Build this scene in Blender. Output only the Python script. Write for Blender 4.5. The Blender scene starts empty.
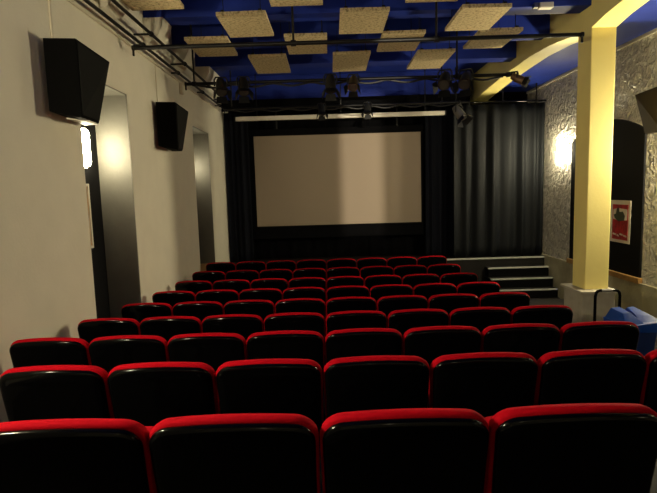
import bpy, bmesh, math, random
from mathutils import Vector, Matrix
random.seed(7)
SC = bpy.context.scene
COL = SC.collection

# ------------------------------------------------------------------ camera, world, exposure
F_PX, PITCH, ROLL, YAW = 505.0, 0.1118, -0.0297, -0.0005
cp, sp, cr, sr = math.cos(PITCH), math.sin(PITCH), math.cos(ROLL), math.sin(ROLL)
Rv, Uv, Fv = Vector((1, 0, 0)), Vector((0, sp, cp)), Vector((0, cp, -sp))
right = Rv*cr + Uv*sr
up = Uv*cr - Rv*sr
cam_data = bpy.data.cameras.new('camera')
cam = bpy.data.objects.new('camera', cam_data)
COL.objects.link(cam)
cam_data.sensor_fit = 'HORIZONTAL'
cam_data.sensor_width = 36.0
cam_data.lens = F_PX/657*36.0
cam_data.clip_start = 0.05
M = Matrix((right, up, -Fv)).transposed().to_4x4()
M.translation = Vector((0.0485, 0, 2.33))
cam.matrix_world = M
SC.camera = cam

world = bpy.data.worlds.new('world')
SC.world = world
world.use_nodes = True
world.node_tree.nodes['Background'].inputs[0].default_value = (0.9, 0.8, 0.65, 1)
world.node_tree.nodes['Background'].inputs[1].default_value = 0.0
SC.view_settings.view_transform = 'Standard'
SC.view_settings.look = 'None'
SC.view_settings.gamma = 1.0
SC.view_settings.use_curve_mapping = False
SC.view_settings.exposure = 0.0
SC.cycles.use_denoising = True
SC.cycles.max_bounces = 8
SC.cycles.diffuse_bounces = 5
SC.cycles.sample_clamp_indirect = 4.0

LAMP_WARM = (1.0, 0.87, 0.56)

# unseen lamp added behind the back wall to throw a bright band on the screen
bl = bpy.data.lights.new('screen_band_lamp', 'SPOT'); bl.energy = 7500; bl.color = (1.0, 0.88, 0.66)
bl.shadow_soft_size = 0.014; bl.spot_size = math.radians(25); bl.spot_blend = 0.3
bo = bpy.data.objects.new('screen_band_lamp', bl); COL.objects.link(bo)
bo.location = (1.2, -4.72, 3.4); bo.rotation_euler = (math.radians(90-2.0), 0, 0)

# ------------------------------------------------------------------ helpers
def link(o, parent=None):
    COL.objects.link(o)
    if parent is not None:
        o.parent = parent
    return o

def tag(o, label=None, cat=None, group=None, kind=None):
    if label: o['label'] = label
    if cat: o['category'] = cat
    if group: o['group'] = group
    if kind: o['kind'] = kind
    return o

def empty(name, loc=(0, 0, 0), rz=0.0):
    o = bpy.data.objects.new(name, None)
    o.empty_display_size = 0.1
    o.location = loc
    o.rotation_euler = (0, 0, rz)
    return link(o)

class MB:
    """collects geometry of ONE part"""
    def __init__(s):
        s.bm = bmesh.new()
    def box(s, x0, x1, y0, y1, z0, z1, bev=0.0, mat=None):
        vs = [s.bm.verts.new(p) for p in ((x0,y0,z0),(x1,y0,z0),(x1,y1,z0),(x0,y1,z0),(x0,y0,z1),(x1,y0,z1),(x1,y1,z1),(x0,y1,z1))]
        fs = [s.bm.faces.new([vs[i] for i in f]) for f in ((3,2,1,0),(4,5,6,7),(0,1,5,4),(1,2,6,5),(2,3,7,6),(3,0,4,7))]
        if mat is not None:
            bmesh.ops.transform(s.bm, matrix=mat, verts=vs)
        if bev > 0:
            es = {e for f in fs for e in f.edges}
            bmesh.ops.bevel(s.bm, geom=list(es), offset=bev, segments=2, affect='EDGES', profile=0.6)
        return s
    def hull8(s, pts, bev=0.0):
        vs = [s.bm.verts.new(p) for p in pts]
        fs = [s.bm.faces.new([vs[i] for i in f]) for f in ((3,2,1,0),(4,5,6,7),(0,1,5,4),(1,2,6,5),(2,3,7,6),(3,0,4,7))]
        if bev > 0:
            es = {e for f in fs for e in f.edges}
            bmesh.ops.bevel(s.bm, geom=list(es), offset=bev, segments=2, affect='EDGES', profile=0.6)
        return s
    def loft(s, rings, cap=True):
        R = [[s.bm.verts.new(p) for p in r] for r in rings]
        n = len(R[0])
        for a, b in zip(R, R[1:]):
            for i in range(n):
                s.bm.faces.new((a[i], a[(i+1) % n], b[(i+1) % n], b[i]))
        if cap:
            s.bm.faces.new(list(reversed(R[0])))
            s.bm.faces.new(R[-1])
        return s
    def tube(s, pts, r, n=10, cap=True):
        pts = [Vector(p) for p in pts]
        rings = []
        ref = None
        for i, p in enumerate(pts):
            if i == 0: t = pts[1]-p
            elif i == len(pts)-1: t = p-pts[-2]
            else: t = (pts[i+1]-p).normalized()+(p-pts[i-1]).normalized()
            t.normalize()
            if ref is None:
                ref = t.orthogonal().normalized()
            a = (ref - t*ref.dot(t)).normalized()
            ref = a
            b = t.cross(a)
            rr = r[i] if isinstance(r, (list, tuple)) else r
            rings.append([p+a*math.cos(2*math.pi*k/n)*rr+b*math.sin(2*math.pi*k/n)*rr for k in range(n)])
        return s.loft(rings, cap)
    def prism(s, poly, f0, f1):
        """poly: list of 2D, f0/f1: maps 2D -> 3D for the two ends"""
        return s.loft([[f0(*q) for q in poly], [f1(*q) for q in poly]])
    def build(s, name, mat, parent=None, smooth=None, loc=None):
        bmesh.ops.recalc_face_normals(s.bm, faces=s.bm.faces)
        me = bpy.data.meshes.new(name)
        s.bm.to_mesh(me); s.bm.free()
        if smooth:
            for p in me.polygons: p.use_smooth = True
            me.set_sharp_from_angle(angle=math.radians(smooth))
        me.materials.append(mat)
        o = bpy.data.objects.new(name, me)
        if loc: o.location = loc
        return link(o, parent)

def rounded(pts, rad, seg=5):
    out = []
    n = len(pts)
    for i in range(n):
        p = Vector(pts[i]); a = Vector(pts[i-1]); b = Vector(pts[(i+1) % n])
        r = rad[i] if isinstance(rad, (list, tuple)) else rad
        da, db = (a-p).normalized(), (b-p).normalized()
        half = math.acos(max(-1, min(1, da.dot(db))))/2
        t = r/math.tan(half)
        c = p+(da+db).normalized()*(r/math.sin(half))
        p0, p1 = p+da*t-c, p+db*t-c
        a0 = math.atan2(p0.y, p0.x); a1 = math.atan2(p1.y, p1.x)
        d = (a1-a0+math.pi) % (2*math.pi)-math.pi
        for k in range(seg+1):
            an = a0+d*k/seg
            out.append((c.x+math.cos(an)*r, c.y+math.sin(an)*r))
    return out

def inset(poly, d):
    n = len(poly); out = []
    for i in range(n):
        a, p, b = Vector(poly[i-1]), Vector(poly[i]), Vector(poly[(i+1) % n])
        t = (b-a).normalized()
        out.append((p.x-t.y*d, p.y+t.x*d))     # inwards for a counter-clockwise outline
    return out

# ------------------------------------------------------------------ materials
def new_mat(name):
    m = bpy.data.materials.new(name); m.use_nodes = True
    nt = m.node_tree
    return m, nt, nt.nodes['Principled BSDF']

def mat(name, c, rough=0.6, metal=0.0, noise=0.0, nscale=20.0, bump=0.0, bscale=60.0, spec=0.5, bdist=0.02, detail=4.0, c2=None):
    m, nt, b = new_mat(name)
    N, L = nt.nodes, nt.links
    b.inputs['Base Color'].default_value = (*c, 1)
    b.inputs['Roughness'].default_value = rough
    b.inputs['Metallic'].default_value = metal
    b.inputs['Specular IOR Level'].default_value = spec
    tc = N.new('ShaderNodeTexCoord')
    if noise > 0 or c2:
        t = N.new('ShaderNodeTexNoise'); t.inputs['Scale'].default_value = nscale; t.inputs['Detail'].default_value = detail
        L.new(tc.outputs['Object'], t.inputs['Vector'])
        r = N.new('ShaderNodeValToRGB')
        r.color_ramp.elements[0].position = 0.32; r.color_ramp.elements[1].position = 0.68
        k = 1-noise
        r.color_ramp.elements[0].color = (*(c2 if c2 else [v*k for v in c]), 1)
        r.color_ramp.elements[1].color = (*c, 1)
        L.new(t.outputs['Fac'], r.inputs[0]); L.new(r.outputs[0], b.inputs['Base Color'])
    if bump > 0:
        t2 = N.new('ShaderNodeTexNoise'); t2.inputs['Scale'].default_value = bscale; t2.inputs['Detail'].default_value = 5
        L.new(tc.outputs['Object'], t2.inputs['Vector'])
        bp = N.new('ShaderNodeBump'); bp.inputs['Strength'].default_value = bump; bp.inputs['Distance'].default_value = bdist
        L.new(t2.outputs['Fac'], bp.inputs['Height']); L.new(bp.outputs[0], b.inputs['Normal'])
    return m

def emis(name, c, s):
    m, nt, b = new_mat(name)
    b.inputs['Base Color'].default_value = (0.8, 0.8, 0.8, 1)
    b.inputs['Emission Color'].default_value = (*c, 1)
    b.inputs['Emission Strength'].default_value = s
    return m

M_plaster = mat('beige_plaster', (0.72, 0.68, 0.56), 0.8, noise=0.06, nscale=3, bump=0.25, bscale=35, bdist=0.01)
M_liner = mat('dark_recess_paint', (0.14, 0.135, 0.115), 0.5, noise=0.15, nscale=5, bump=0.15, bscale=30, bdist=0.01)
M_blackboard = mat('black_board', (0.0025, 0.0025, 0.004), 0.85, spec=0.2)
M_velvet = mat('black_velvet', (0.0015, 0.0015, 0.0022), 0.95, spec=0.1)
M_drape = mat('charcoal_drape', (0.0042, 0.0052, 0.0066), 0.7, spec=0.15)
M_leg_drape = mat('blue_black_drape', (0.0022, 0.003, 0.007), 0.85, spec=0.15)
M_floor = mat('dark_floor', (0.016, 0.0145, 0.013), 0.7, spec=0.2, noise=0.4, nscale=6)
M_stage = mat('stage_boards', (0.008, 0.007, 0.006), 0.7, spec=0.2, noise=0.4, nscale=4)
M_nosing = mat('pale_nosing', (0.42, 0.42, 0.38), 0.6, noise=0.2, nscale=15)
M_riser = mat('black_riser', (0.002, 0.002, 0.002), 0.9, spec=0.08)
M_yellow = mat('yellow_paint', (0.87, 0.745, 0.26), 0.55, noise=0.05, nscale=3, bump=0.12, bscale=25, bdist=0.01)
M_blue = mat('blue_ceiling_paint', (0.016, 0.038, 0.31), 0.6, spec=0.2, noise=0.25, nscale=2, bump=0.15, bscale=8, bdist=0.02)
M_dado = mat('stained_grey_render', (0.42, 0.39, 0.27), 0.8, nscale=2.5, c2=(0.27, 0.25, 0.17), bump=0.4, bscale=14, bdist=0.02)
M_pedestal = mat('pale_render', (0.44, 0.41, 0.33), 0.8, nscale=5, c2=(0.34, 0.31, 0.24), bump=0.3, bscale=20, bdist=0.01)
M_oak = mat('orange_wood', (0.42, 0.23, 0.07), 0.5, noise=0.35, nscale=12)
M_trim = mat('pale_cove', (0.5, 0.47, 0.38), 0.7)
M_black = mat('black_metal', (0.003, 0.003, 0.0035), 0.5, spec=0.3)
M_iron = mat('dark_grey_metal', (0.010, 0.010, 0.009), 0.45, spec=0.4)
M_alu = mat('worn_metal', (0.35, 0.33, 0.29), 0.35, metal=0.9)
M_spk = mat('black_cabinet', (0.0022, 0.0022, 0.0022), 0.85, noise=0.2, nscale=60, spec=0.06)
M_grille = mat('dark_grille', (0.009, 0.0095, 0.009), 0.9, noise=0.3, nscale=180, spec=0.15)
M_spk_br = mat('brown_black_cabinet', (0.012, 0.009, 0.007), 0.85, spec=0.2)
M_conduit = mat('cream_conduit', (0.60, 0.54, 0.42), 0.6)
M_screen = mat('screen_cloth', (0.29, 0.235, 0.18), 0.9, spec=0.1)
M_white = mat('white_paint', (0.72, 0.68, 0.58), 0.6)
M_red = None
def red_mat():
    m, nt, b = new_mat('red_velour'); N, L = nt.nodes, nt.links
    b.inputs['Roughness'].default_value = 0.85
    b.inputs['Specular IOR Level'].default_value = 0.04
    b.inputs['Sheen Weight'].default_value = 0.12
    b.inputs['Sheen Roughness'].default_value = 0.4
    b.inputs['Sheen Tint'].default_value = (1.0, 0.02, 0.03, 1)
    tc = N.new('ShaderNodeTexCoord'); t = N.new('ShaderNodeTexNoise'); t.inputs['Scale'].default_value = 90; t.inputs['Detail'].default_value = 4
    L.new(tc.outputs['Object'], t.inputs['Vector'])
    r = N.new('ShaderNodeValToRGB')
    r.color_ramp.elements[0].color = (0.27, 0.001, 0.006, 1); r.color_ramp.elements[1].color = (0.42, 0.0025, 0.010, 1)
    L.new(t.outputs['Fac'], r.inputs[0]); L.new(r.outputs[0], b.inputs['Base Color'])
    bp = N.new('ShaderNodeBump'); bp.inputs['Strength'].default_value = 0.2; bp.inputs['Distance'].default_value = 0.003
    L.new(t.outputs['Fac'], bp.inputs['Height']); L.new(bp.outputs[0], b.inputs['Normal'])
    return m
M_red = red_mat()
M_shell = mat('black_plastic_shell', (0.0012, 0.0012, 0.0015), 0.12, spec=0.13)
M_bin = mat('blue_plastic', (0.006, 0.045, 0.26), 0.5, spec=0.2)
M_bin_dark = mat('dark_blue_plastic', (0.008, 0.035, 0.18), 0.45)
M_lens = mat('dark_lens', (0.06, 0.055, 0.05), 0.1, spec=0.8)

def stone_mat():
    m, nt, b = new_mat('rough_grey_plaster'); N, L = nt.nodes, nt.links
    tc = N.new('ShaderNodeTexCoord')
    t = N.new('ShaderNodeTexNoise'); t.inputs['Scale'].default_value = 9.0; t.inputs['Detail'].default_value = 6; t.inputs['Distortion'].default_value = 0.8
    L.new(tc.outputs['Object'], t.inputs['Vector'])
    bp = N.new('ShaderNodeBump'); bp.inputs['Strength'].default_value = 1.0; bp.inputs['Distance'].default_value = 0.16
    L.new(t.outputs['Fac'], bp.inputs['Height']); L.new(bp.outputs[0], b.inputs['Normal'])
    r = N.new('ShaderNodeValToRGB'); r.color_ramp.elements[0].position = 0.35; r.color_ramp.elements[1].position = 0.65
    r.color_ramp.elements[0].color = (0.40, 0.38, 0.32, 1); r.color_ramp.elements[1].color = (0.68, 0.64, 0.55, 1)
    L.new(t.outputs['Fac'], r.inputs[0]); L.new(r.outputs[0], b.inputs['Base Color'])
    b.inputs['Roughness'].default_value = 0.42
    return m
M_stone = stone_mat()

def woodwool_mat():
    m, nt, b = new_mat('wood_wool_board'); N, L = nt.nodes, nt.links
    tc = N.new('ShaderNodeTexCoord')
    t = N.new('ShaderNodeTexNoise'); t.inputs['Scale'].default_value = 26; t.inputs['Detail'].default_value = 8; t.inputs['Roughness'].default_value = 0.75
    L.new(tc.outputs['Object'], t.inputs['Vector'])
    r = N.new('ShaderNodeValToRGB')
    r.color_ramp.elements[0].position = 0.36; r.color_ramp.elements[1].position = 0.52
    r.color_ramp.elements[0].color = (0.18, 0.135, 0.065, 1); r.color_ramp.elements[1].color = (0.56, 0.45, 0.25, 1)
    L.new(t.outputs['Fac'], r.inputs[0]); L.new(r.outputs[0], b.inputs['Base Color'])
    b.inputs['Roughness'].default_value = 0.9
    bp = N.new('ShaderNodeBump'); bp.inputs['Strength'].default_value = 0.5; bp.inputs['Distance'].default_value = 0.01
    L.new(t.outputs['Fac'], bp.inputs['Height']); L.new(bp.outputs[0], b.inputs['Normal'])
    return m
M_wool = woodwool_mat()

# ------------------------------------------------------------------ the setting
XL, XR, XD, YB, YF, ZC = -2.30, 5.00, 4.96, -3.2, 12.60, 4.95
ROWY = [1.51+0.951*n for n in range(9)]
ROWZ = [t-1.0+0.05*(2.33-t)/(1.55+0.951*n)+(0, 0.008, 0.01, 0.015, 0.02, 0.02, 0.035, 0.042, 0.058)[n] for n, t in enumerate((1.625, 1.4785, 1.357, 1.2488, 1.1676, 1.107, 1.053, 1.035, 1.03))]
def struct(name, mb, m, **k):
    o = mb.build(name, m, **k); o['kind'] = 'structure'; return o

# terraced floor: a riser in front of every row
f = MB()
ys = [YB]+[ROWY[n]-0.26 for n in range(1, 9)]+[9.62, YF]
zs = ROWZ+[-0.12]
for i in range(10):
    z = zs[i]
    f.box(XL-0.4, XR+0.3, ys[i], ys[i+1], -0.3, z)
struct('floor', f, M_floor)

# left wall with window recesses
REC = [(0.80, 2.02), (4.97, 6.19), (9.14, 10.37)]
ZT, DEP = 3.53, 0.42
SILL = [0.86, 0.30, 0.86]
w = MB()
y = YB
for (a, b), ZS in zip(REC, SILL):
    w.box(XL-DEP-0.12, XL, y, a, -0.3, ZC+0.1)
    w.box(XL-DEP-0.12, XL, a, b, -0.3, ZS)
    w.box(XL-DEP-0.12, XL, a, b, ZT, ZC+0.1)
    w.box(XL-DEP-0.12, XL-DEP, a, b, ZS, ZT)
    y = b
w.box(XL-DEP-0.12, XL, y, YF+0.2, -0.3, ZC+0.1)
struct('wall_left', w, M_plaster)
for i, (a, b) in enumerate(REC):
    if i == 0:
        continue
    t = MB()
    e = 0.012; g = 0.004; ZS = SILL[i]
    t.box(XL-DEP, XL-g, b-e, b-0.0005, ZS+0.03, ZT-e)       # far jamb
    t.box(XL-DEP, XL-g, a+0.0005, a+e, ZS+0.03, ZT-e)       # near jamb
    t.box(XL-DEP, XL-g, a, b, ZT-e, ZT-0.0005)
    struct('trim_%d' % (i), t, M_liner)
    t = MB(); t.box(XL-DEP, XL-DEP+0.02, a+e, b-e, ZS+0.03, ZT-e)
    struct('window_%d' % (i), t, M_blackboard)
    t = MB(); t.box(XL-DEP, XL+0.03, a+0.002, b-0.002, ZS, ZS+0.03, 0.005)
    o = t.build('window_sill', M_oak if i == 2 else M_blackboard); o['kind'] = 'structure'

# right wall: rough upper wall, thicker dado below
w = MB(); w.box(XR, XR+0.3, YB, YF+0.2, -0.3, ZC+0.1); struct('wall_right', w, M_stone)
w = MB(); w.box(XD, XR-0.001, YB, YF, -0.3, 0.70); struct('baseboard_right', w, M_dado)
w = MB(); w.box(XD-0.015, XR-0.001, YB, 7.86, 0.701, 0.715); w.box(XD-0.015, XR-0.001, 10.28, YF, 0.701, 0.715); struct('trim_4', w, M_dado)
w = MB(); w.box(XD-0.03, XR-0.001, 7.865, 10.275, 0.701, 0.79, 0.006); struct('trim_5', w, M_oak)
w = MB(); w.box(XR-0.035, XR-0.001, YB, YF, 4.50, 4.559, 0.01); struct('trim_6', w, M_trim)
w = MB(); w.box(XL-0.6, XR+0.3, YF, YF+0.2, -0.3, ZC+0.1); struct('wall_front', w, M_velvet)
PW0, PW1, PZ0, PZ1 = 1.128, 1.216, 3.20, 3.50       # slit added in the back wall to shape the band lamp's beam
w = MB()
w.box(XL-0.6, PW0, YB-0.02, YB, -0.3, ZC+0.1); w.box(PW1, XR+0.3, YB-0.02, YB, -0.3, ZC+0.1)
w.box(PW0, PW1, YB-0.02, YB, -0.3, PZ0); w.box(PW0, PW1, YB-0.02, YB, PZ1, ZC+0.1)
struct('wall_back', w, M_plaster)
w = MB(); w.box(0.2, 2.2, YB-2.2, YB-2.1, 2.2, 4.4); w.box(0.1, 0.2, YB-2.2, YB-0.02, 2.2, 4.4); w.box(2.2, 2.3, YB-2.2, YB-0.02, 2.2, 4.4)
w.box(0.1, 2.3, YB-2.2, YB-0.02, 2.1, 2.2); w.box(0.1, 2.3, YB-2.2, YB-0.02, 4.4, 4.5)
struct('band_lamp_box', w, M_velvet)  # unseen box added around the band lamp, open only at the slit

# ceiling slab, right bay ceiling, transverse joists
w = MB(); w.box(XL-0.6, 3.7, YB, YF+0.2, ZC, ZC+0.2); w.box(3.7, XR+0.3, YB, YF+0.2, 4.56, ZC+0.2)
struct('ceiling', w, M_blue)
JO = [-2.0, -0.7, 0.6, 1.9, 3.2, 4.5, 5.78, 7.10, 8.35, 9.75]
for k, yy in enumerate(JO):
    t = MB(); t.box(XL, 3.60, yy-0.16, yy+0.16, 4.64, ZC-0.001, 0.008)
    o = t.build('ceiling_joist', M_blue); o['kind'] = 'structure'
t = MB(); t.box(XL, 3.36, 11.85, YF-0.001, 4.40, ZC-0.001, 0.008)
o = t.build('ceiling_joist', M_blue); o['kind'] = 'structure'
# plaster haunches where the joists meet the left wall
for k, yy in enumerate(JO):
    if yy < 4: continue
    t = MB()
    prof = [(0, 4.30), (0.10, 4.34), (0.19, 4.42), (0.25, 4.53), (0.27, 4.639), (0, 4.639)]
    t.prism(prof, lambda a, b: (XL+a, yy-0.19, b), lambda a, b: (XL+a, yy+0.19, b))
    o = t.build('wall_haunch', M_plaster, smooth=40); o['kind'] = 'structure'

# yellow beam on shallow arches, and its pillar
PX0, PX1, PY0, PY1 = 3.60, 3.93, 6.92, 7.28
low = [(YF-0.002, 4.27), (12.2, 4.33), (11.5, 4.39), (10.7, 4.44), (9.9, 4.48), (9.0, 4.50), (8.2, 4.47), (7.6, 4.41), (PY1, 4.35),
       (PY0, 4.35), (6.6, 4.41), (6.1, 4.46), (5.2, 4.50), (4.0, 4.50), (2.6, 4.45), (1.8, 4.36), (1.0, 4.45), (-1, 4.5), (YB+0.002, 4.4)]
poly = low+[(YB+0.002, ZC-0.002), (YF-0.002, ZC-0.002)]
t = MB(); t.prism(poly, lambda a, b: (PX0, a, b), lambda a, b: (PX1, a, b)); struct('ceiling_beam', t, M_yellow)
t = MB(); t.box(PX0, PX1, PY0, PY1, 0.84, 4.36, 0.012); struct('pillar', t, M_yellow)
t = MB()
t.box(3.53, 3.98, 6.83, 7.38, -0.2, 0.80, 0.01)
t.box(3.49, 4.02, 6.79, 7.42, 0.80, 0.839, 0.008)
struct('pillar_pedestal', t, M_pedestal)

# ------------------------------------------------------------------ stage
SZ, SY = 0.68, 11.38
t = MB(); t.box(XL, XD-0.001, SY+0.01, YF-0.002, -0.12, SZ-0.03); t.box(XL, XD-0.001, SY+0.06, YF-0.002, SZ-0.03, SZ)
stage = struct('stage', t, M_stage)
st = empty('stage_steps', (4.28, 11.0, -0.12))
tag(st, 'three black steps with pale tread edges climbing to the stage at the right wall', 'steps')
for (y0, zt, xa, xb) in ((11.13, 0.49, 3.61, 4.95), (10.90, 0.28, 3.60, 4.95), (10.66, 0.075, 3.68, 4.95)):
    za = zt+0.12
    m_ = MB(); m_.box(xa-4.28, xb-4.28, y0-11.0+0.012, SY+0.008-11.0, max(za-0.205, 0.0), za-0.03)
    m_.build('riser', M_riser, st)
    m_ = MB(); m_.box(xa-0.01-4.28, xb-4.28, y0-11.0, SY+0.008-11.0, za-0.03, za, 0.006)
    m_.build('tread', M_stage, st)
    m_ = MB(); m_.box(xa-0.012-4.28, xb-4.28, y0-11.0-0.004, y0-11.0+0.055, za-0.026, za+0.003, 0.002)
    m_.build('nosing', M_nosing, st)
t = MB(); t.box(2.0, XD-0.002, SY-0.006, SY+0.06, SZ-0.026, SZ+0.003, 0.002)
tag(t.build('stage_nosing', M_nosing), 'pale nosing strip along the front edge of the stage above the steps', 'nosing strip')

# ------------------------------------------------------------------ curtains, screen
def curtain(name, x0, x1, yy, z0, z1, folds, amp, m, seed):
    rnd = random.Random(seed)
    n = folds*10
    ph = [rnd.uniform(0.7, 1.3) for _ in range(folds+1)]
    pos = []; acc = 0
    for i in range(n+1):
        fidx = i/n*folds
        k = int(min(fidx, folds-1)); acc += ph[k]
        pos.append(acc)
    tot = pos[-1]-pos[0]
    zn = 14
    bm = bmesh.new()
    for side in (0, 1):
        pass
    rows = []
    for j in range(zn+1):
        z = z0+(z1-z0)*j/zn
        q = 1-j/zn
        row = []
        for i in range(n+1):
            x = x0+(x1-x0)*(pos[i]-pos[0])/tot
            a = 2*math.pi*i/10
            amp2 = amp*(0.55+0.45*q)*(0.6+0.4*math.sin(i*0.37+seed))
            yv = yy-amp2*math.cos(a)-0.012*math.sin(i*0.21+q*2.2)
            row.append(bm.verts.new((x+0.010*q*math.sin(i*0.5+seed), yv, z)))
        rows.append(row)
    for j in range(zn):
        for i in range(n):
            bm.faces.new((rows[j][i], rows[j][i+1], rows[j+1][i+1], rows[j+1][i]))
    for f_ in bm.faces: f_.smooth = True
    me = bpy.data.meshes.new(name); bm.to_mesh(me); bm.free(); me.materials.append(m)
    o = bpy.data.objects.new(name, me); link(o)
    sm = o.modifiers.new('thickness', 'SOLIDIFY'); sm.thickness = 0.006
    return o
tag(curtain('stage_curtain', 2.93, 4.97, 11.57, SZ+0.012, 4.13, 7, 0.085, M_drape, 3), 'grey-black pleated curtain catching lamp light at the right end of the stage', 'curtain')
tag(curtain('stage_curtain', 2.36, 3.01, 11.90, SZ+0.012, 4.16, 4, 0.05, M_leg_drape, 5), 'narrow dark curtain between the screen and the grey-black curtain', 'curtain')
tag(curtain('stage_curtain', XL+0.03, -1.72, 11.86, SZ+0.012, 4.14, 4, 0.05, M_leg_drape, 9), 'blue-black curtain between the left wall and the screen', 'curtain')
tag(curtain('stage_backdrop', XL+0.03, 4.95, 12.3, SZ+0.012, 4.18, 26, 0.03, M_velvet, 2), 'black velvet backdrop behind and around the projection screen', 'curtain')
r = empty('curtain_rail', (3.9, 11.52, 4.165)); tag(r, 'glossy black curtain rail above the curtain right of the screen', 'rail')
m_ = MB(); m_.tube([(-0.95, 0, 0), (1.09, 0, 0)], 0.022); m_.build('rail_tube', M_shell, r, smooth=50)
for xx in (-0.9, 0.15, 0.9):
    m_ = MB(); m_.box(xx-0.012, xx+0.012, -0.012, 0.09, -0.012, 0.028); m_.box(xx-0.012, xx+0.012, 0.07, 0.09, 0.005, (4.56 if xx > 0.07 else ZC)-4.165-0.002); m_.build('bracket', M_black, r)

sc = empty('projection_screen', (0.325, 11.97, 2.56)); tag(sc, 'blank beige projection screen in a black surround above the stage', 'screen')
sw, sh = 1.945, 1.05
m_ = MB(); m_.box(-sw, sw, -0.004, 0.004, -sh, sh); m_.build('screen_cloth', M_screen, sc)
m_ = MB()
B = 0.26
m_.box(-sw-B, sw+0.06, -0.012, 0.02, sh, sh+0.16); m_.box(-sw-B, sw+0.06, -0.012, 0.02, -sh-0.30, -sh)
m_.box(-sw-B, -sw, -0.012, 0.02, -sh, sh); m_.box(sw, sw+0.06, -0.012, 0.02, -sh, sh)
m_.build('black_masking', M_velvet, sc)
for xx in (-1.4, 1.4):
    m_ = MB(); m_.box(xx-0.02, xx+0.02, -0.01, 0.015, sh+0.16, 4.40-2.56+0.1); m_.build('hanger', M_black, sc)
t = MB(); t.box(XL+0.002, 3.30, 11.80, 11.84, 4.17, 4.42, 0.004); tag(t.build('stage_pelmet', M_velvet), 'black pelmet strip along the top of the stage opening above the white screen cassette', 'pelmet')
cs = empty('screen_cassette', (0.42, 11.66, 3.975)); tag(cs, 'long white batten-like screen cassette above the projection screen', 'screen cassette')
m_ = MB(); m_.box(-2.38, 2.34, -0.055, 0.055, -0.045, 0.045, 0.012); m_.build('cassette_body', M_white, cs)
for xx in (-2.395, 2.355):
    m_ = MB(); m_.box(xx-0.015, xx+0.015, -0.06, 0.06, -0.05, 0.05, 0.004); m_.build('end_cap', M_black, cs)
for xx in (-1.9, 0, 1.9):
    m_ = MB(); m_.box(xx-0.012, xx+0.012, -0.01, 0.01, 0.045, 0.97); m_.build('hanger', M_black, cs)

# ------------------------------------------------------------------ lamps
OPAL = {}
def opal(g):
    if GAINS[g] not in OPAL:
        OPAL[GAINS[g]] = emis('opal_glass_lit', LAMP_WARM, GAINS[g])
    return OPAL[GAINS[g]]

def lamp(x, y, z, label, side, group='opal wall lamps', size=1.0, g=0):
    """half-round opal glass wall lamp; side=+1 faces +X, -1 faces -X, 'y' faces +Y"""
    rz = {1: 0, -1: math.pi, 'y': math.pi/2}[side]
    o = empty('wall_lamp', (x, y, z), rz); tag(o, label, 'lamp', group)
    R_, H_ = 0.06*size, 0.15*size
    m_ = MB(); m_.box(0, 0.012, -R_-0.012, R_+0.012, -H_-0.02, H_+0.02, 0.004); m_.build('back_plate', M_white, o)
    n = 12
    rings = []
    for q, k in ((-1, 0.55), (-0.93, 0.85), (-0.75, 1), (0, 1.0), (0.75, 1), (0.93, 0.85), (1, 0.55)):
        ring = []
        for i in range(n+1):
            a = -math.pi/2+math.pi*i/n
            ring.append((0.013+math.cos(a)*R_*k*0.95, math.sin(a)*R_*k, q*H_))
        rings.append(ring)
    m_ = MB(); m_.loft(rings); m_.build('opal_glass', opal(g), o, smooth=50)
    m_ = MB(); m_.box(0.01, 0.024+R_*0.5, -0.012, 0.012, H_-0.002, H_+0.014, 0.002); m_.box(0.01, 0.024+R_*0.5, -0.012, 0.012, -H_-0.014, -H_+0.002, 0.002)
    m_.build('glass_clip', M_alu, o)
    return o
XW = XL-DEP+0.021
GAINS = [95, 58, 340, 1350, 90, 1000, 30, 30]
lamp(XW, 5.78, 2.88, 'lit wall lamp glowing at the edge of the recess beside the front-left loudspeaker', 1, g=0, size=1.4)
lamp(XW, 9.98, 2.86, 'wall lamp hidden in the far window recess near the stage', 1, g=1)
lamp(XR-0.001, 10.72, 3.02, 'lit wall lamp blazing on the rough plaster between curtain and yellow pillar', -1, g=2, size=1.4)
lamp(XR-0.001, 6.75, 2.80, 'wall lamp on the right wall outside the view, below the brown-black loudspeaker', -1, g=3)
lamp(XR-0.001, 2.80, 3.02, 'wall lamp on the right wall outside the view, nearer than the pillar', -1, g=4)
lamp(XL+0.001, 1.40, 3.0, 'wall lamp on the left wall outside the view', 1, g=5)
lamp(XR-0.001, -1.4, 3.02, 'added fill lamp on the right wall behind the camera', -1, g=6)  # unseen lamp added as fill from the rear
lamp(0.2, YB+0.001, 3.3, 'added fill lamp on the back wall behind the camera', 'y', g=7)  # likewise added, fills the room from the back wall

# ------------------------------------------------------------------ blackout panel, posters
def arch_pts(y0, y1, z0, zs_, zt, n=14):
    pts = [(y0, z0), (y1, z0)]
    for i in range(n+1):
        u = i/n
        yy = y1+(y0-y1)*u
        pts.append((yy, zs_+(zt-zs_)*(1-(2*u-1)**2)))
    return pts
t = MB(); P = arch_pts(7.90, 10.24, 0.795, 3.12, 3.40)
t.prism(P, lambda a, b: (XR-0.03, a, b), lambda a, b: (XR-0.001, a, b))
tag(t.build('blackout_board', M_blackboard), 'large black arched board covering the window behind the yellow pillar', 'board')

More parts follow.
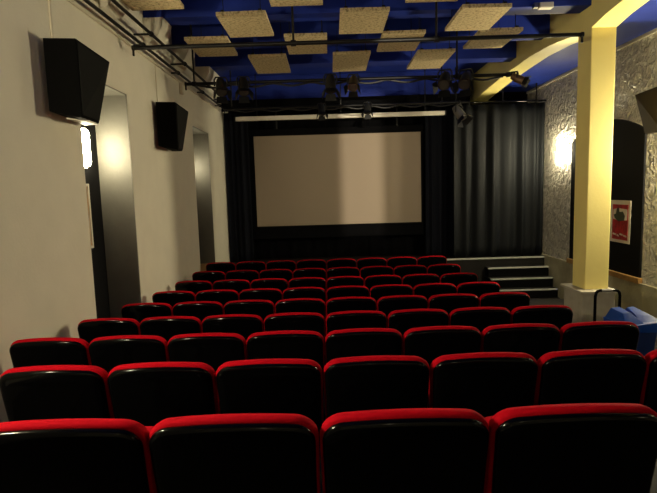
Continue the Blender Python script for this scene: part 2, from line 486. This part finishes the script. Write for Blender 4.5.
M_paper = mat('poster_paper', (0.62, 0.58, 0.50), 0.7)
def poster_red():
    m, nt, b = new_mat('red_poster_print'); N, L = nt.nodes, nt.links
    tc = N.new('ShaderNodeTexCoord'); sep = N.new('ShaderNodeSeparateXYZ'); L.new(tc.outputs['Generated'], sep.inputs[0])
    n = N.new('ShaderNodeTexNoise'); n.inputs['Scale'].default_value = 5; n.inputs['Detail'].default_value = 5
    L.new(tc.outputs['Generated'], n.inputs['Vector'])
    r = N.new('ShaderNodeValToRGB'); r.color_ramp.elements[0].position = 0.35; r.color_ramp.elements[1].position = 0.65
    r.color_ramp.elements[0].color = (0.20, 0.010, 0.012, 1); r.color_ramp.elements[1].color = (0.46, 0.022, 0.028, 1)
    L.new(n.outputs['Fac'], r.inputs[0]); L.new(r.outputs[0], b.inputs['Base Color']); b.inputs['Roughness'].default_value = 0.5
    return m
M_pred = poster_red()
po = empty('wall_poster', (XR-0.032, 8.47, 1.655)); tag(po, 'red poster with a white border pinned to the black arched board', 'poster')
m_ = MB(); m_.box(-0.006, 0, -0.285, 0.285, -0.355, 0.355); m_.build('paper', M_paper, po)
m_ = MB(); m_.box(-0.009, -0.006, -0.225, 0.225, -0.305, 0.285); m_.build('red_print', M_pred, po)
m_ = MB(); m_.prism([(-0.20, 0.03), (0.08, 0.02), (0.20, 0.04), (0.20, 0.20), (0.07, 0.225), (-0.20, 0.21)], lambda a, b: (-0.0105, a, b), lambda a, b: (-0.009, a, b)); m_.build('cream_picture', M_paper, po)
m_ = MB(); m_.prism([(-0.12, 0.02), (0.05, 0.00), (0.16, 0.06), (0.19, 0.11), (0.12, 0.13), (0.10, 0.22), (0.03, 0.23), (0.02, 0.16), (-0.08, 0.17), (-0.14, 0.10)], lambda a, b: (-0.012, a, b), lambda a, b: (-0.0105, a, b)); m_.build('dark_figure', mat('dark_green_ink', (0.035, 0.045, 0.035), 0.6), po)
m_ = MB()
for a0, a1, zz in ((-0.20, -0.11, -0.235), (-0.09, 0.0, -0.215), (0.02, 0.08, -0.24), (0.10, 0.20, -0.222)):
    m_.prism([(a0, zz-0.018), (a1, zz-0.006), (a1, zz+0.022), (a0, zz+0.008)], lambda a, b: (-0.0105, a, b), lambda a, b: (-0.009, a, b))
m_.build('white_lettering', M_paper, po)
po = empty('framed_poster', (XL-DEP+0.021, 5.60, 2.11)); tag(po, 'white framed poster with an orange edge inside the left window recess', 'poster')
m_ = MB()
m_.box(0, 0.02, -0.25, -0.22, -0.37, 0.37); m_.box(0, 0.02, 0.22, 0.25, -0.37, 0.37); m_.box(0, 0.02, -0.22, 0.22, 0.34, 0.37); m_.box(0, 0.02, -0.22, 0.22, -0.37, -0.34)
m_.build('frame', M_white, po)
m_ = MB(); m_.box(0, 0.010, -0.22, 0.22, -0.34, 0.34); m_.build('print', mat('orange_print', (0.50, 0.26, 0.06), 0.5, nscale=3, c2=(0.55, 0.45, 0.3)), po)

# ------------------------------------------------------------------ seats
def chair_outline():
    H = 0.66
    pts = [(-0.266, 0), (0.266, 0), (0.2755, H), (-0.2755, H)]
    poly = rounded(pts, [0.03, 0.03, 0.075, 0.075], 7)
    # add points along the top edge
    out = []
    for i, p in enumerate(poly):
        out.append(p)
        q = poly[(i+1) % len(poly)]
        if abs(p[1]-H) < 1e-4 and abs(q[1]-H) < 1e-4 and abs(p[0]-q[0]) > 0.1:
            for k in range(1, 8):
                out.append((p[0]+(q[0]-p[0])*k/8, H))
        elif abs(p[1]-q[1]) > 0.2:
            for k in range(1, 5):
                out.append((p[0]+(q[0]-p[0])*k/5, p[1]+(q[1]-p[1])*k/5))
    res = []
    for x, z in out:
        wgt = max(0, (z-H+0.20)/0.20)
        res.append((x, z-0.024*wgt*(x/0.2735)**2))
    return res
OUT = chair_outline()
LEAN = math.radians(11)
def back_xf(x, d, z):
    """d: depth forward of the rear cushion face; z along the back"""
    yb = d+0.32*x*x
    return (x, yb*math.cos(LEAN)+(0.66-z)*math.sin(LEAN)-0.0, 0.335+z*math.cos(LEAN)-yb*0.05)
def ring(ins, d, drop=0.0):
    return [back_xf(x, d, z-drop) for x, z in inset(OUT, ins)]

def make_chair():
    root = empty('cinema_seat')
    m_ = MB()
    m_.loft([ring(0.020, -0.004), ring(0.008, -0.002), ring(0.0, 0.008), ring(-0.001, 0.025), ring(0.002, 0.045), ring(0.010, 0.060), ring(0.026, 0.070), ring(0.07, 0.074)])
    m_.build('backrest', M_red, root, smooth=60)
    # glossy black plastic shell on the rear, its top edge just below the upholstered roll
    m_ = MB()
    m_.loft([ring(0.012, 0.0, 0.006), ring(0.008, -0.010, 0.006), ring(0.009, -0.018, 0.006), ring(0.016, -0.026, 0.006), ring(0.030, -0.031, 0.006), ring(0.07, -0.033, 0.006)])
    m_.build('back_shell', M_shell, root, smooth=60)
    # tipped-up seat: cushion and its moulded underside
    ca, sa = math.cos(math.radians(72)), math.sin(math.radians(72))
    def sx(x, d, l):           # l along the seat from the hinge, d thickness towards the sitter
        return (x, 0.235+l*ca-d*sa+0.07, 0.40+l*sa*0.9+d*ca*0.5)
    base = rounded([(-0.225, 0), (0.225, 0), (0.215, 0.42), (-0.215, 0.42)], [0.03, 0.03, 0.07, 0.07], 5)
    def sring(ins, d): return [sx(x, d, z) for x, z in inset(base, ins)]
    m_ = MB(); m_.loft([sring(0.0, 0.0), sring(-0.002, 0.03), sring(0.0, 0.05), sring(0.012, 0.066), sring(0.04, 0.074)]); m_.build('seat_cushion', M_red, root, smooth=60)
    m_ = MB(); m_.loft([sring(0.05, -0.035), sring(0.02, -0.028), sring(0.006, -0.012), sring(0.004, -0.0005)]); m_.build('seat_shell', M_shell, root, smooth=60)
    return root

def add_arm(root, x):
    m_ = MB()
    prof = rounded([(0.16, 0.585), (0.52, 0.60), (0.52, 0.64), (0.16, 0.635)], 0.015, 3)
    m_.prism(prof, lambda a, b: (x-0.026, a, b), lambda a, b: (x+0.026, a, b))
    m_.build('armrest', M_shell, root, smooth=40)
    m_ = MB()
    prof = [(0.20, 0.015), (0.42, 0.015), (0.38, 0.10), (0.40, 0.35), (0.47, 0.60), (0.22, 0.586), (0.20, 0.40), (0.24, 0.10)]
    m_.prism(prof, lambda a, b: (x-0.014, a, b), lambda a, b: (x+0.014, a, b))
    m_.box(x-0.03, x+0.03, 0.16, 0.46, 0, 0.015)
    m_.build('leg', M_black, root)

proto = make_chair(); add_arm(proto, -0.2765)
proto_end = [o for o in ()]
def copy_tree(o):
    c = o.copy(); COL.objects.link(c)
    for ch in o.children:
        d = ch.copy(); COL.objects.link(d); d.parent = c
    return c
ORD = ['first', 'second', 'third', 'fourth', 'fifth', 'sixth', 'seventh', 'eighth']
ROWN = ['nearest row', 'second row from the camera', 'third row from the camera', 'fourth row from the camera', 'middle row of nine',
        'fourth row from the stage', 'third row from the stage', 'second row from the stage', 'front row by the stage']
used = False
end_arm_mesh = None
for n in range(9):
    for c in range(8):
        k = c-4
        if n == 0 and k not in (-2, -1, 0, 1): continue
        if n == 1 and k == -4: continue
        o = proto if not used else copy_tree(proto)
        used = True
        x = 0.553*(k+0.5)
        o.location = (x, ROWY[n]-0.005, ROWZ[n])
        if n == 0:
            lab = 'red cinema seat in the nearest row, %s of the four in view' % ('leftmost', 'second from left', 'third from left', 'rightmost')[k+2]
        else:
            lab = 'red cinema seat, %s from the %s in the %s' % ((ORD[c], 'left wall') if c < 4 else (ORD[7-c], 'right aisle'), ROWN[n]) if False else \
                  'red cinema seat in the %s, %s' % (ROWN[n], ('against the left wall' if c == 0 else ORD[c]+' seat from the left wall') if c < 4 else ('at the right aisle end' if c == 7 else ORD[7-c]+' seat from the right aisle'))
        tag(o, lab, 'seat', 'red cinema seats facing the screen')
        if c == 7 and n > 0:
            if end_arm_mesh is None:
                before = set(o.children)
                add_arm(o, 0.2765)
                end_arm_mesh = [q for q in o.children if q not in before]
            else:
                for q in end_arm_mesh:
                    d = q.copy(); COL.objects.link(d); d.parent = o

# ------------------------------------------------------------------ loudspeakers
def speaker(o, s, body, grille, under=False):
    """local: x = away from the wall (times s), y along the wall, z up; origin on the wall at the cabinet's near lower edge"""
    A = [(0, 0, 0.02), (0.30, 0, -0.04), (0.20, 0.52, -0.02), (0, 0.62, -0.01)]
    T = [(0, 0, 0.61), (0.30, 0, 0.60), (0.30, 0.66, 0.57), (0, 0.66, 0.60)]
    m_ = MB(); m_.hull8([(s*(0.05+a*0.9), b, c) for a, b, c in A]+[(s*(0.05+a*0.9), b, c) for a, b, c in T], 0.008)
    m_.build('cabinet', body, o)
    if under:  # white patch stands in for lamp light on the far part of the underside
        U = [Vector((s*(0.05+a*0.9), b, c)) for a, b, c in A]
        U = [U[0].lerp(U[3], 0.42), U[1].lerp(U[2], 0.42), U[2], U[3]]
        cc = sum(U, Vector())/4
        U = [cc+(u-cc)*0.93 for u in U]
        m_ = MB(); m_.hull8([u-Vector((0, 0, 0.012)) for u in U]+[u+Vector((0, 0, 0.004)) for u in U]); o2 = m_.build('lit_underside_patch', M_white, o); o2['label'] = 'painted lamp light on the underside of the loudspeaker'
    # grille lies on the slanted front
    def fp(u, v, off):
        b = Vector(A[1]).lerp(Vector(A[2]), u); t_ = Vector(T[1]).lerp(Vector(T[2]), u)
        p = b.lerp(t_, v)
        return (s*(0.05+p.x*0.9+off), p.y, p.z)
    q = [(0.04, 0.04), (0.96, 0.04), (0.96, 0.96), (0.04, 0.96)]
    m_ = MB(); m_.hull8([fp(u, v, -0.004) for u, v in q]+[fp(u, v, 0.008) for u, v in q]); m_.build('grille', grille, o)
    m_ = MB(); m_.box(min(0, s*0.06), max(0, s*0.06), 0.2, 0.42, 0.2, 0.42, 0.004); m_.build('wall_bracket', M_black, o)
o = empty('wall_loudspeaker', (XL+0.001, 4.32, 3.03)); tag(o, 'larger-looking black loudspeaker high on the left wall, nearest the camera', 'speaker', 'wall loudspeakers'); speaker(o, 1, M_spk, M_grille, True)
o = empty('wall_loudspeaker', (XL+0.001, 7.06, 2.98)); tag(o, 'black loudspeaker on the left wall between the two window recesses', 'speaker', 'wall loudspeakers'); speaker(o, 1, M_spk, M_grille)
o = empty('wall_loudspeaker', (XR-0.001, 7.06, 3.03)); tag(o, 'brown-black loudspeaker on the right wall beside the arched board, cut by the frame', 'speaker', 'wall loudspeakers'); speaker(o, -1, M_spk_br, M_spk_br)

# ------------------------------------------------------------------ cables and pipes along the left wall
t = MB(); t.box(XL+0.0005, XL+0.022, 0.5, 11.55, 4.135, 4.162, 0.004)
tag(t.build('cable_trunking', M_conduit), 'long cream cable trunking running along the top of the left wall', 'trunking')
t = MB(); t.box(XL+0.0005, XL+0.016, 4.55, 4.575, 3.64, 4.134, 0.003)
tag(t.build('cable_conduit', M_conduit), 'cream conduit dropping from the trunking to the nearest loudspeaker', 'conduit')
t = MB(); t.box(XL+0.0005, XL+0.012, 7.28, 7.295, 3.60, 4.134, 0.003)
tag(t.build('cable_conduit', M_conduit), 'thin cream conduit dropping to the loudspeaker between the recesses', 'conduit')
t = MB(); t.box(XL+0.0005, XL+0.05, 8.45, 8.53, 3.95, 4.13, 0.006)
tag(t.build('junction_box', M_conduit), 'small cream junction box under the trunking above the far recess', 'box')
def long_pipe(x, z, lab):
    o = empty('wall_pipe', (x, 0, z)); tag(o, lab, 'pipe', 'black pipes along the left wall')
    m_ = MB(); m_.tube([(0, 0.5, 0), (0, 11.5, 0)], 0.020, 12); m_.build('pipe_tube', M_black, o, smooth=50)
    for yy in (4.85, 6.55, 8.05, 9.6, 11.1):
        m_ = MB(); m_.tube([(0, yy-0.02, 0), (0, yy+0.02, 0)], 0.032, 12); m_.box(XL+0.002-x, 0, yy-0.012, yy+0.012, -0.01, 0.01)
        m_.build('pipe_clamp', M_black, o)
long_pipe(-2.19, 4.19, 'lower of two black pipes running along the top of the left wall')
long_pipe(-2.08, 4.32, 'upper of two black pipes running along the top of the left wall')

def cross_pipe(yy, z, x0, x1, drops, lab):
    o = empty('lighting_bar', (0, yy, z)); tag(o, lab, 'lighting bar', 'black bars across the ceiling')
    m_ = MB(); m_.tube([(x0, 0, 0), (x1, 0, 0)], 0.024, 12); m_.build('bar_tube', M_black, o, smooth=50)
    for xx in drops:
        m_ = MB(); m_.tube([(xx, 0, 0.0), (xx, 0, 4.95-z-0.012)], 0.014, 8); m_.box(xx-0.07, xx+0.07, -0.05, 0.05, 4.95-z-0.014, 4.95-z-0.001); m_.build('drop_rod', M_black, o, smooth=50)
        m_ = MB(); m_.tube([(xx-0.03, 0, 0), (xx+0.03, 0, 0)], 0.036, 12); m_.build('clamp', M_black, o, smooth=50)
    for xx in (x0, x1):
        m_ = MB(); m_.tube([(xx-0.012, 0, 0), (xx+0.012, 0, 0)], 0.032, 12); m_.box(xx-0.01, xx+0.01, -0.01, 0.01, -0.09, 0.0); m_.build('end_clip', M_black, o)
    return o
cross_pipe(6.12, 4.04, -2.16, 3.08, (-0.29, 1.38), 'long black bar crossing under the wood-wool panels, nearest the camera')
cross_pipe(7.92, 3.99, -2.05, 2.95, (-1.92, 2.08), 'middle black lighting bar carrying most of the spotlights')
cross_pipe(10.35, 3.99, -1.95, 2.95, (-1.8, 2.4), 'far black lighting bar just in front of the screen')
# cable loops dressed along the lighting bars
for yy, z, xs, lab in ((7.92, 3.99, (-1.9, 2.8), 'black cable looped along the middle lighting bar'), (10.35, 3.99, (-1.8, 2.7), 'black cable looped along the far lighting bar')):
    pts = []
    N_ = 60
    for i in range(N_+1):
        x = xs[0]+(xs[1]-xs[0])*i/N_
        pts.append((x, yy+0.05, z-0.012-0.045*abs(math.sin(i*0.42))**1.5))
    m_ = MB(); m_.tube(pts, 0.016, 6); tag(m_.build('cable', M_black, smooth=60), lab, 'cable')

# ------------------------------------------------------------------ spotlights
def spot(x, y, z, tilt, pan, lab, size=1.0, body=M_iron, drop=0.12):
    o = empty('spotlight', (x, y, z)); o.rotation_euler = (0, 0, pan)
    tag(o, lab, 'spotlight', 'theatre spotlights on the bars')
    fr = -0.135 if drop < 0.03 else 0.0     # short-armed ones sit in front of the bar
    m_ = MB(); m_.tube([(0, 0, 0.03), (0, fr, -drop+0.05 if fr else -drop)], 0.011, 8); m_.box(-0.02, 0.02, -0.034, 0.034, -0.034, 0.034, 0.005); m_.build('clamp', M_alu if body is M_alu else M_black, o)
    c = Vector((0, fr, -drop-0.13*size)) if not fr else Vector((0, fr, -0.075))
    w2 = 0.095*size
    m_ = MB(); m_.tube([(-w2, fr, c.z), (-w2, fr, c.z+0.09*size), (-w2*0.75, fr, c.z+0.13*size), (w2*0.75, fr, c.z+0.13*size), (w2, fr, c.z+0.09*size), (w2, fr, c.z)], 0.010*size+0.002, 6)
    m_.build('yoke', M_black, o)
    d = Vector((0, -math.cos(tilt), -math.sin(tilt)))      # beam direction (towards local -Y, downwards)
    L_ = 0.13*size
    m_ = MB(); m_.tube([c-d*L_*1.05, c-d*L_, c-d*L_*0.4, c+d*L_*0.2, c+d*L_*0.95, c+d*L_], [0.03*size, 0.055*size, 0.075*size, 0.080*size, 0.080*size, 0.088*size], 16); m_.build('can', body, o, smooth=35)
    m_ = MB(); m_.tube([c+d*L_*0.98, c+d*(L_+0.006)], [0.070*size, 0.070*size], 16); m_.build('lens', M_lens, o, smooth=35)
    u = d.cross(Vector((1, 0, 0))).normalized(); r_ = Vector((1, 0, 0))
    for k, (a, b) in enumerate(((u, r_), (-u, r_), (r_, u), (-r_, u))):
        e = c+d*L_+a*0.085*size
        q = [e-b*0.07*size, e+b*0.07*size, e+b*0.085*size+d*0.09*size+a*0.045*size, e-b*0.085*size+d*0.09*size+a*0.045*size]
        m_ = MB(); m_.hull8([v-a*0.0015 for v in q]+[v+a*0.0015 for v in q]); m_.build('barn_door', body if body is M_alu else M_black, o)
Y2, Y3 = 7.92, 10.35
spot(-1.53, Y2, 3.99, 0.9, 0.3, 'black spotlight on the middle bar, nearest the left wall', 1.0, drop=0.02)
spot(-1.18, Y2, 3.99, 1.0, 0.2, 'black spotlight on the middle bar, second from the left wall', 1.0, drop=0.02)
spot(0.15, Y2, 3.99, 1.2, 0.0, 'black spotlight on the middle bar, above the screen centre at left', 1.0, drop=0.02)
spot(0.52, Y2, 3.99, 0.8, -0.2, 'spotlight with a brassy glint on the middle bar, right of the centre one', 0.9, mat('bronze_metal', (0.16, 0.12, 0.06), 0.35, metal=0.7), drop=0.02)
spot(1.92, Y2, 3.99, 0.7, -0.4, 'black spotlight on the middle bar, left one of the pair near the yellow beam', 1.1, drop=0.0)
spot(2.25, Y2, 3.99, 0.7, -0.5, 'black spotlight on the middle bar, right one of the pair near the yellow beam', 1.1, drop=0.0)
spot(2.86, Y2, 3.99, 0.5, 1.1, 'brown metal spotlight at the end of the bar against the yellow beam', 0.75, mat('brown_metal', (0.14, 0.08, 0.04), 0.45, metal=0.4), drop=0.02)
spot(-0.02, Y3, 3.99, 1.1, 0.1, 'small black spotlight on the far bar, left of centre', 0.85, drop=0.0)
spot(0.93, Y3, 3.99, 1.1, -0.2, 'small black spotlight on the far bar, right of centre', 0.85, drop=0.0)
spot(2.74, Y3, 3.99, 0.9, 0.7, 'grey spotlight hanging at the right end of the far bar, above the curtain', 1.15, mat('grey_metal', (0.16, 0.155, 0.14), 0.45, metal=0.5), drop=0.05)

# small white fixture under the ceiling near the beam
fx = empty('ceiling_fixture', (2.97, 6.889, 4.625)); tag(fx, 'small white fixture on a blue joist near the top of the pillar', 'fixture')
m_ = MB(); m_.box(-0.09, 0.09, -0.05, 0.05, -0.03, 0.04, 0.01); m_.build('fixture_body', M_white, fx)
m_ = MB(); m_.box(-0.16, -0.10, -0.04, 0.04, -0.02, 0.04, 0.006); m_.build('fixture_clip', M_alu, fx)

# ------------------------------------------------------------------ wood-wool panels
PW, PZ = 0.585, 4.40
cols = {'a': [-1.19, 0.27, 1.70], 'b': [-1.83, -0.47, 0.87, 2.19], 'c': [-1.11, 0.21, 1.52], 'd': [-2.08, -0.52, 0.99]}
rows_ = [('d', 5.03, 5.96, 'nearest the camera'), ('a', 6.20, 7.06, 'second row from the camera'), ('b', 7.12, 7.99, 'third row, crossed by the near bar'), ('c', 8.09, 9.22, 'far row by the spotlights')]
pos_ = {4: ['leftmost', 'second from left', 'third from left', 'rightmost'], 3: ['left one', 'middle one', 'right one']}
pan = None
def make_panel(x, y0, y1):
    o = empty('acoustic_panel', (x+PW/2, (y0+y1)/2, PZ))
    m_ = MB(); m_.box(-PW/2, PW/2, -(y1-y0)/2, (y1-y0)/2, 0, 0.045, 0.004); m_.build('board', M_wool, o)
    for xx in (-PW/2+0.07, PW/2-0.07):
        m_ = MB(); m_.box(xx-0.02, xx+0.02, -(y1-y0)/2+0.03, (y1-y0)/2-0.03, 0.045, 0.075); m_.build('batten', M_black, o)
    for xx in (-PW/2+0.07, PW/2-0.07):
        for yy in (-(y1-y0)/2+0.1, (y1-y0)/2-0.1):
            m_ = MB(); m_.tube([(xx, yy, 0.07), (xx, yy, 4.95-PZ-0.002)], 0.005, 6); m_.build('hanger_wire', M_black, o)
    return o
for key, y0, y1, rn in rows_:
    for i, x in enumerate(cols[key]):
        o = make_panel(x, y0, y1)
        o.rotation_euler = (random.uniform(-0.008, 0.008), random.uniform(-0.008, 0.008), random.uniform(-0.012, 0.012))
        tag(o, 'speckled tan wood-wool ceiling panel, %s, %s' % (rn, pos_[len(cols[key])][i] if key != 'd' else ['leftmost', 'middle one', 'right one'][i]), 'ceiling panel', 'wood-wool panels under the blue ceiling')

# ------------------------------------------------------------------ blue wheelie bin and black trolley
BX, BY = 3.38, 5.45
bz = ROWZ[4]
bn = empty('wheelie_bin', (BX, BY, bz), 0.0); tag(bn, 'blue plastic bin with a peaked lid standing in the right aisle', 'bin')
rect = lambda a, b, ox=0, oy=0: rounded([(-a+ox, -b+oy), (a+ox, -b+oy), (a+ox, b+oy), (-a+ox, b+oy)], 0.03, 3)
m_ = MB(); m_.loft([[(x, y, z) for x, y in rect(a, b)] for a, b, z in ((0.17, 0.18, 0.05), (0.19, 0.20, 0.10), (0.235, 0.25, 0.62), (0.25, 0.265, 0.63))]); bmesh.ops.scale(m_.bm, vec=(0.72,0.78,0.84), verts=m_.bm.verts); m_.build('bin_body', M_bin_dark, bn, smooth=40)
m_ = MB()
# lid: a deep rim, then a slanted face towards the camera and left, with two humps on top
m_.hull8([(-0.27, -0.285, 0.615), (0.27, -0.285, 0.615), (0.27, 0.285, 0.615), (-0.27, 0.285, 0.615),
          (-0.28, -0.29, 0.70), (0.28, -0.29, 0.76), (0.28, 0.29, 0.76), (-0.28, 0.29, 0.70)], 0.01)
m_.hull8([(-0.27, -0.28, 0.68), (0.03, -0.28, 0.72), (0.03, 0.28, 0.72), (-0.27, 0.28, 0.68),
          (-0.20, -0.08, 0.83), (-0.10, -0.10, 0.84), (-0.06, 0.22, 0.85), (-0.20, 0.22, 0.84)], 0.012)
m_.hull8([(-0.03, -0.28, 0.70), (0.275, -0.28, 0.75), (0.275, 0.28, 0.75), (-0.03, 0.28, 0.70),
          (0.04, 0.0, 0.79), (0.22, -0.12, 0.80), (0.16, 0.22, 0.85), (0.06, 0.22, 0.84)], 0.012)
bmesh.ops.scale(m_.bm, vec=(0.71,0.78,0.84), verts=m_.bm.verts); m_.build('bin_lid', M_bin, bn, smooth=20)
for s_ in (-1, 1):
    m_ = MB(); m_.tube([(s_*0.15, 0.16, 0.07), (s_*0.19, 0.16, 0.07)], 0.07, 16); m_.build('wheel', M_black, bn, smooth=40)
m_ = MB(); m_.tube([(-0.16, 0.16, 0.07), (0.16, 0.16, 0.07)], 0.010, 8); m_.build('axle', M_iron, bn)

tr = empty('hand_trolley', (3.55, 6.25, ROWZ[5]), 0.0); tag(tr, 'black tubular hand trolley standing behind the blue bin at the pillar', 'trolley')
W2, HH = 0.155, 0.83
arc = [(-W2, 0, 0.04), (-W2, 0, HH-0.07)]+[(-W2+0.06-0.06*math.cos(a), 0, HH-0.06+0.06*math.sin(a)) for a in (0.5, 1.0, 1.57)]+\
      [(W2-0.06+0.06*math.sin(a), 0, HH-0.06+0.06*math.cos(a)) for a in (0.0, 0.57, 1.07)]+[(W2, 0, HH-0.07), (W2, 0, 0.04)]
m_ = MB(); m_.tube(arc, 0.018, 10); m_.build('frame', M_shell, tr, smooth=50)
m_ = MB(); m_.tube([(-W2+0.075, 0, HH), (W2-0.10, 0, HH)], 0.021, 10); m_.build('grip', mat('grey_grip', (0.25, 0.24, 0.22), 0.4), tr, smooth=50)
for zz in (0.2, 0.42):
    m_ = MB(); m_.tube([(-W2, 0, zz), (W2, 0, zz)], 0.012, 8); m_.build('crossbar', M_black, tr, smooth=50)
m_ = MB(); m_.box(-0.2, 0.2, -0.24, 0.0, 0.012, 0.022, 0.002); m_.build('toe_plate', M_black, tr)
for s_ in (-1, 1):
    m_ = MB(); m_.tube([(s_*(W2+0.02), 0.07, 0.09), (s_*(W2+0.065), 0.07, 0.09)], 0.09, 18); m_.build('wheel', M_black, tr, smooth=40)
m_ = MB(); m_.tube([(-W2-0.06, 0.07, 0.09), (W2+0.06, 0.07, 0.09)], 0.010, 8); m_.box(-W2-0.01, -W2+0.01, 0, 0.08, 0.08, 0.10); m_.box(W2-0.01, W2+0.01, 0, 0.08, 0.08, 0.10); m_.build('axle', M_iron, tr)
